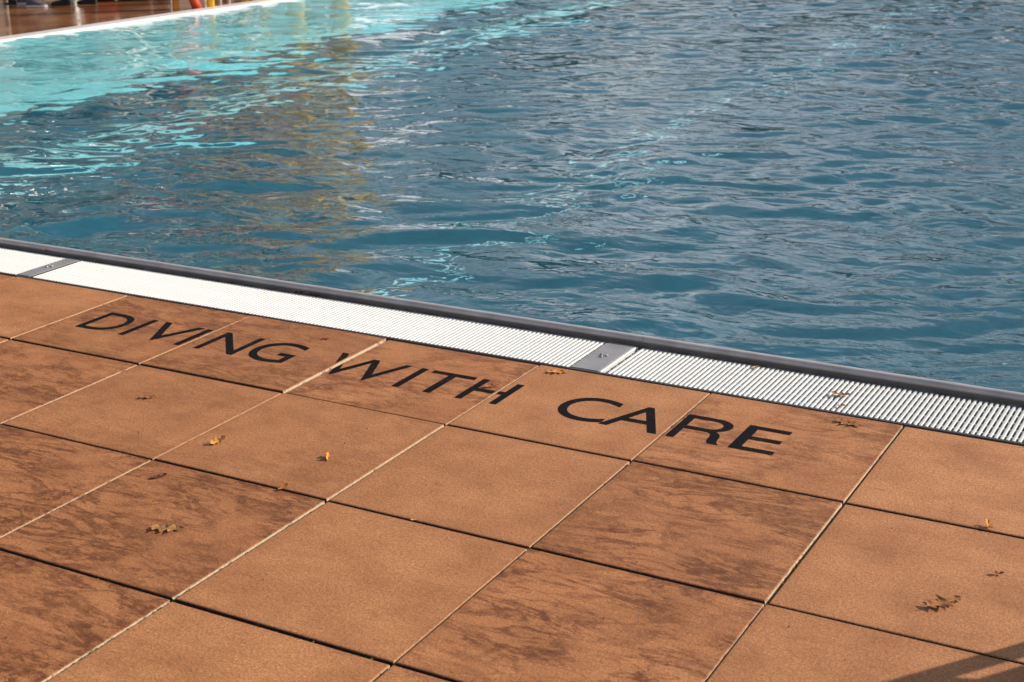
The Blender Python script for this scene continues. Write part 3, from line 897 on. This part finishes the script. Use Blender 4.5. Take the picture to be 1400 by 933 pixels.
# ------------------------------------------------------------------ unseen deckchair, added right of the picture to cast the corner shadow
dc = empty('deckchair', (5.15, -.60, 0))
tag(dc, 'wooden deckchair with sling seat out of view, added to cast the corner shadow', 'deckchair')
M_beech = simple_mat('beech_wood', (.36, .20, .09), .55, 0, .15, 6)
M_canvas = simple_mat('canvas_sling', (.10, .16, .24), .85, 0, .1, 40)
def bar(a, b, w, h, name, m):
    a, b = Vector(a), Vector(b); d = b - a
    q = d.to_track_quat('Y', 'X').to_matrix().to_4x4()
    bm = bmesh.new(); box(bm, -h / 2, h / 2, 0, d.length, -w / 2, w / 2, .004, 1, Matrix.Translation(a) @ q)
    return link(name, finish(bm, name), m, dc)
def shadow_pt(gx, gy, h):
    return Vector((gx + SUN.x / SUN.z * h, gy + SUN.y / SUN.z * h, h)) - dc.location
G = lambda k, o: (4.14 + .6 * k + .8 * o, -1.13 + .8 * k - .6 * o)
rail_lo, rail_hi = shadow_pt(*G(.55, .018), .10), shadow_pt(*G(-1.0, .018), .80)
bar(rail_lo, rail_hi, .042, .042, 'side_rail', M_beech)
sl_lo, sl_hi = shadow_pt(*G(.5, .054), .13), shadow_pt(*G(-1.0, .050), .80)
wv = Vector((.60, 0, 0))
bar(rail_lo + wv, rail_hi + wv, .034, .034, 'side_rail', M_beech)
bar(rail_hi, rail_hi + wv, .034, .034, 'top_rail', M_beech)
bar(rail_lo, rail_lo + wv, .034, .034, 'front_rail', M_beech)
rl = Vector((rail_lo.x, rail_lo.y, 0)); 
for w_ in (Vector((0, 0, 0)), wv):
    bar(rl + w_ + Vector((0, .05, -dc.location.z)), rail_lo + w_ + Vector((0, .05, .02)), .03, .03, 'leg', M_beech)
    mid = rail_lo.lerp(rail_hi, .55) + w_
    bar(Vector((mid.x, mid.y - .45, 0)), mid, .03, .03, 'leg', M_beech)
bm = bmesh.new()
n = 10; A = []; B = []
for k in range(n + 1):
    s = k / n
    c = sl_lo.lerp(sl_hi, s); sag = -.03 * math.sin(math.pi * s)
    A.append(bm.verts.new(c + Vector((0, 0, sag)))); B.append(bm.verts.new(c + Vector((.47, 0, sag))))
for k in range(n): bm.faces.new((A[k], A[k + 1], B[k + 1], B[k]))
so = link('sling', finish(bm, 'sling', True), M_canvas, dc)
so.modifiers.new('thick', 'SOLIDIFY').thickness = .003

# ------------------------------------------------------------------ trees beyond the pool
def mat_foliage(name, a, b):
    t = NT(name)
    n = t.noise(t.geo_pos(), 1.1, 4, 0.6)
    c = t.mix(t.ramp(n, [(0.3, 0), (0.7, 1)]), a, b)
    t.principled(c, .7)
    return t.m
FOL = [mat_foliage('foliage_green', (.018, .035, .012), (.05, .075, .022)), mat_foliage('foliage_autumn', (.07, .045, .012), (.16, .085, .02))]
M_bark = simple_mat('bark', (.06, .045, .035), .9, 0, .3, 12)
def tree_meshes(seed, H):
    r = random.Random(seed)
    bm = bmesh.new()
    tube(bm, [(0, 0, 0), (.05, .02, H * .25), (-.04, .05, H * .5), (.03, 0, H * .85)], .1, 8, [H * .032, H * .025, H * .017, H * .004])
    tips = []
    for k in range(9):
        a = k * 2.4 + r.uniform(-.3, .3); z = H * r.uniform(.28, .65); l = H * r.uniform(.16, .3)
        e = Vector((math.cos(a) * l, math.sin(a) * l, z + l * .7)); tips.append(e)
        tube(bm, [(0, 0, z), tuple(Vector((0, 0, z)).lerp(e, .5) + Vector((0, 0, -.05))), tuple(e)], .05, 5, [H * .012, H * .008, H * .003])
    trunk = finish(bm, 'trunk', True)
    V, F = [], []
    cl = tips + [Vector((r.gauss(0, H * .13), r.gauss(0, H * .13), H * r.uniform(.45, .93))) for _ in range(14)]
    for c in cl:
        rad = H * r.uniform(.07, .14)
        for _ in range(70):
            d = Vector((r.gauss(0, 1), r.gauss(0, 1), r.gauss(0, .8))); d *= rad * r.uniform(.5, 1.05) / max(.3, d.length)
            p = c + d; s = H * r.uniform(.022, .042)
            a = Vector((r.gauss(0, 1), r.gauss(0, 1), r.gauss(0, 1))).normalized() * s; b = Vector((r.gauss(0, 1), r.gauss(0, 1), r.gauss(0, 1))).normalized() * s * .7
            i = len(V); V += [p + a, p + b, p - a, p - b]; F.append((i, i + 1, i + 2, i + 3))
    me = bpy.data.meshes.new('crown'); me.from_pydata([tuple(v) for v in V], [], F)
    return trunk, me
TREES = [tree_meshes(s, 1.0 * 6.5) for s in (1, 2, 3)]
tr = random.Random(8)
spots = [(-10 + 3.4 * k + tr.uniform(-.8, .8), 33 + tr.uniform(-2, 6)) for k in range(14)] + [(-9 + 1.7 * k + tr.uniform(-.6, .6), 40 + tr.uniform(-1, 4)) for k in range(26)] + [(-24, 24), (-20, 28), (-16, 31), (-18.5, 34), (-14.2, 33.5), (-12.4, 37), (-16.3, 38), (-11.2, 40.5), (-14.0, 41)]
ORD = ['first', 'second', 'third', 'fourth', 'fifth', 'sixth', 'seventh', 'eighth', 'ninth', 'tenth', 'eleventh', 'twelfth', 'thirteenth',
       'fourteenth', 'fifteenth', 'sixteenth', 'seventeenth', 'eighteenth', 'nineteenth', 'twentieth', 'twenty-first', 'twenty-second',
       'twenty-third', 'twenty-fourth', 'twenty-fifth', 'twenty-sixth']
ROWS = [('nearer row', k) for k in range(14)] + [('farther row', k) for k in range(26)] + [('cluster behind the pavilion', k) for k in range(9)]
for k, (x, y) in enumerate(spots):
    t_ = empty('tree', (x, y, 0), tr.uniform(0, 6.28))
    s = tr.uniform(.66, .92); t_.scale = (s * 1.35, s * 1.35, s)
    row, order = ROWS[k]
    tag(t_, '%s tree, %s from the left in the %s beyond the pool' % ('autumn-brown' if k % 3 == 2 else 'dark green', ORD[order], row), 'tree', 'trees beyond the pool')
    a, b = TREES[k % 3]
    link('trunk', a, M_bark, t_); 
    if not b.materials: b.materials.append(FOL[k % 3 == 2])
    link('crown', b, None, t_)
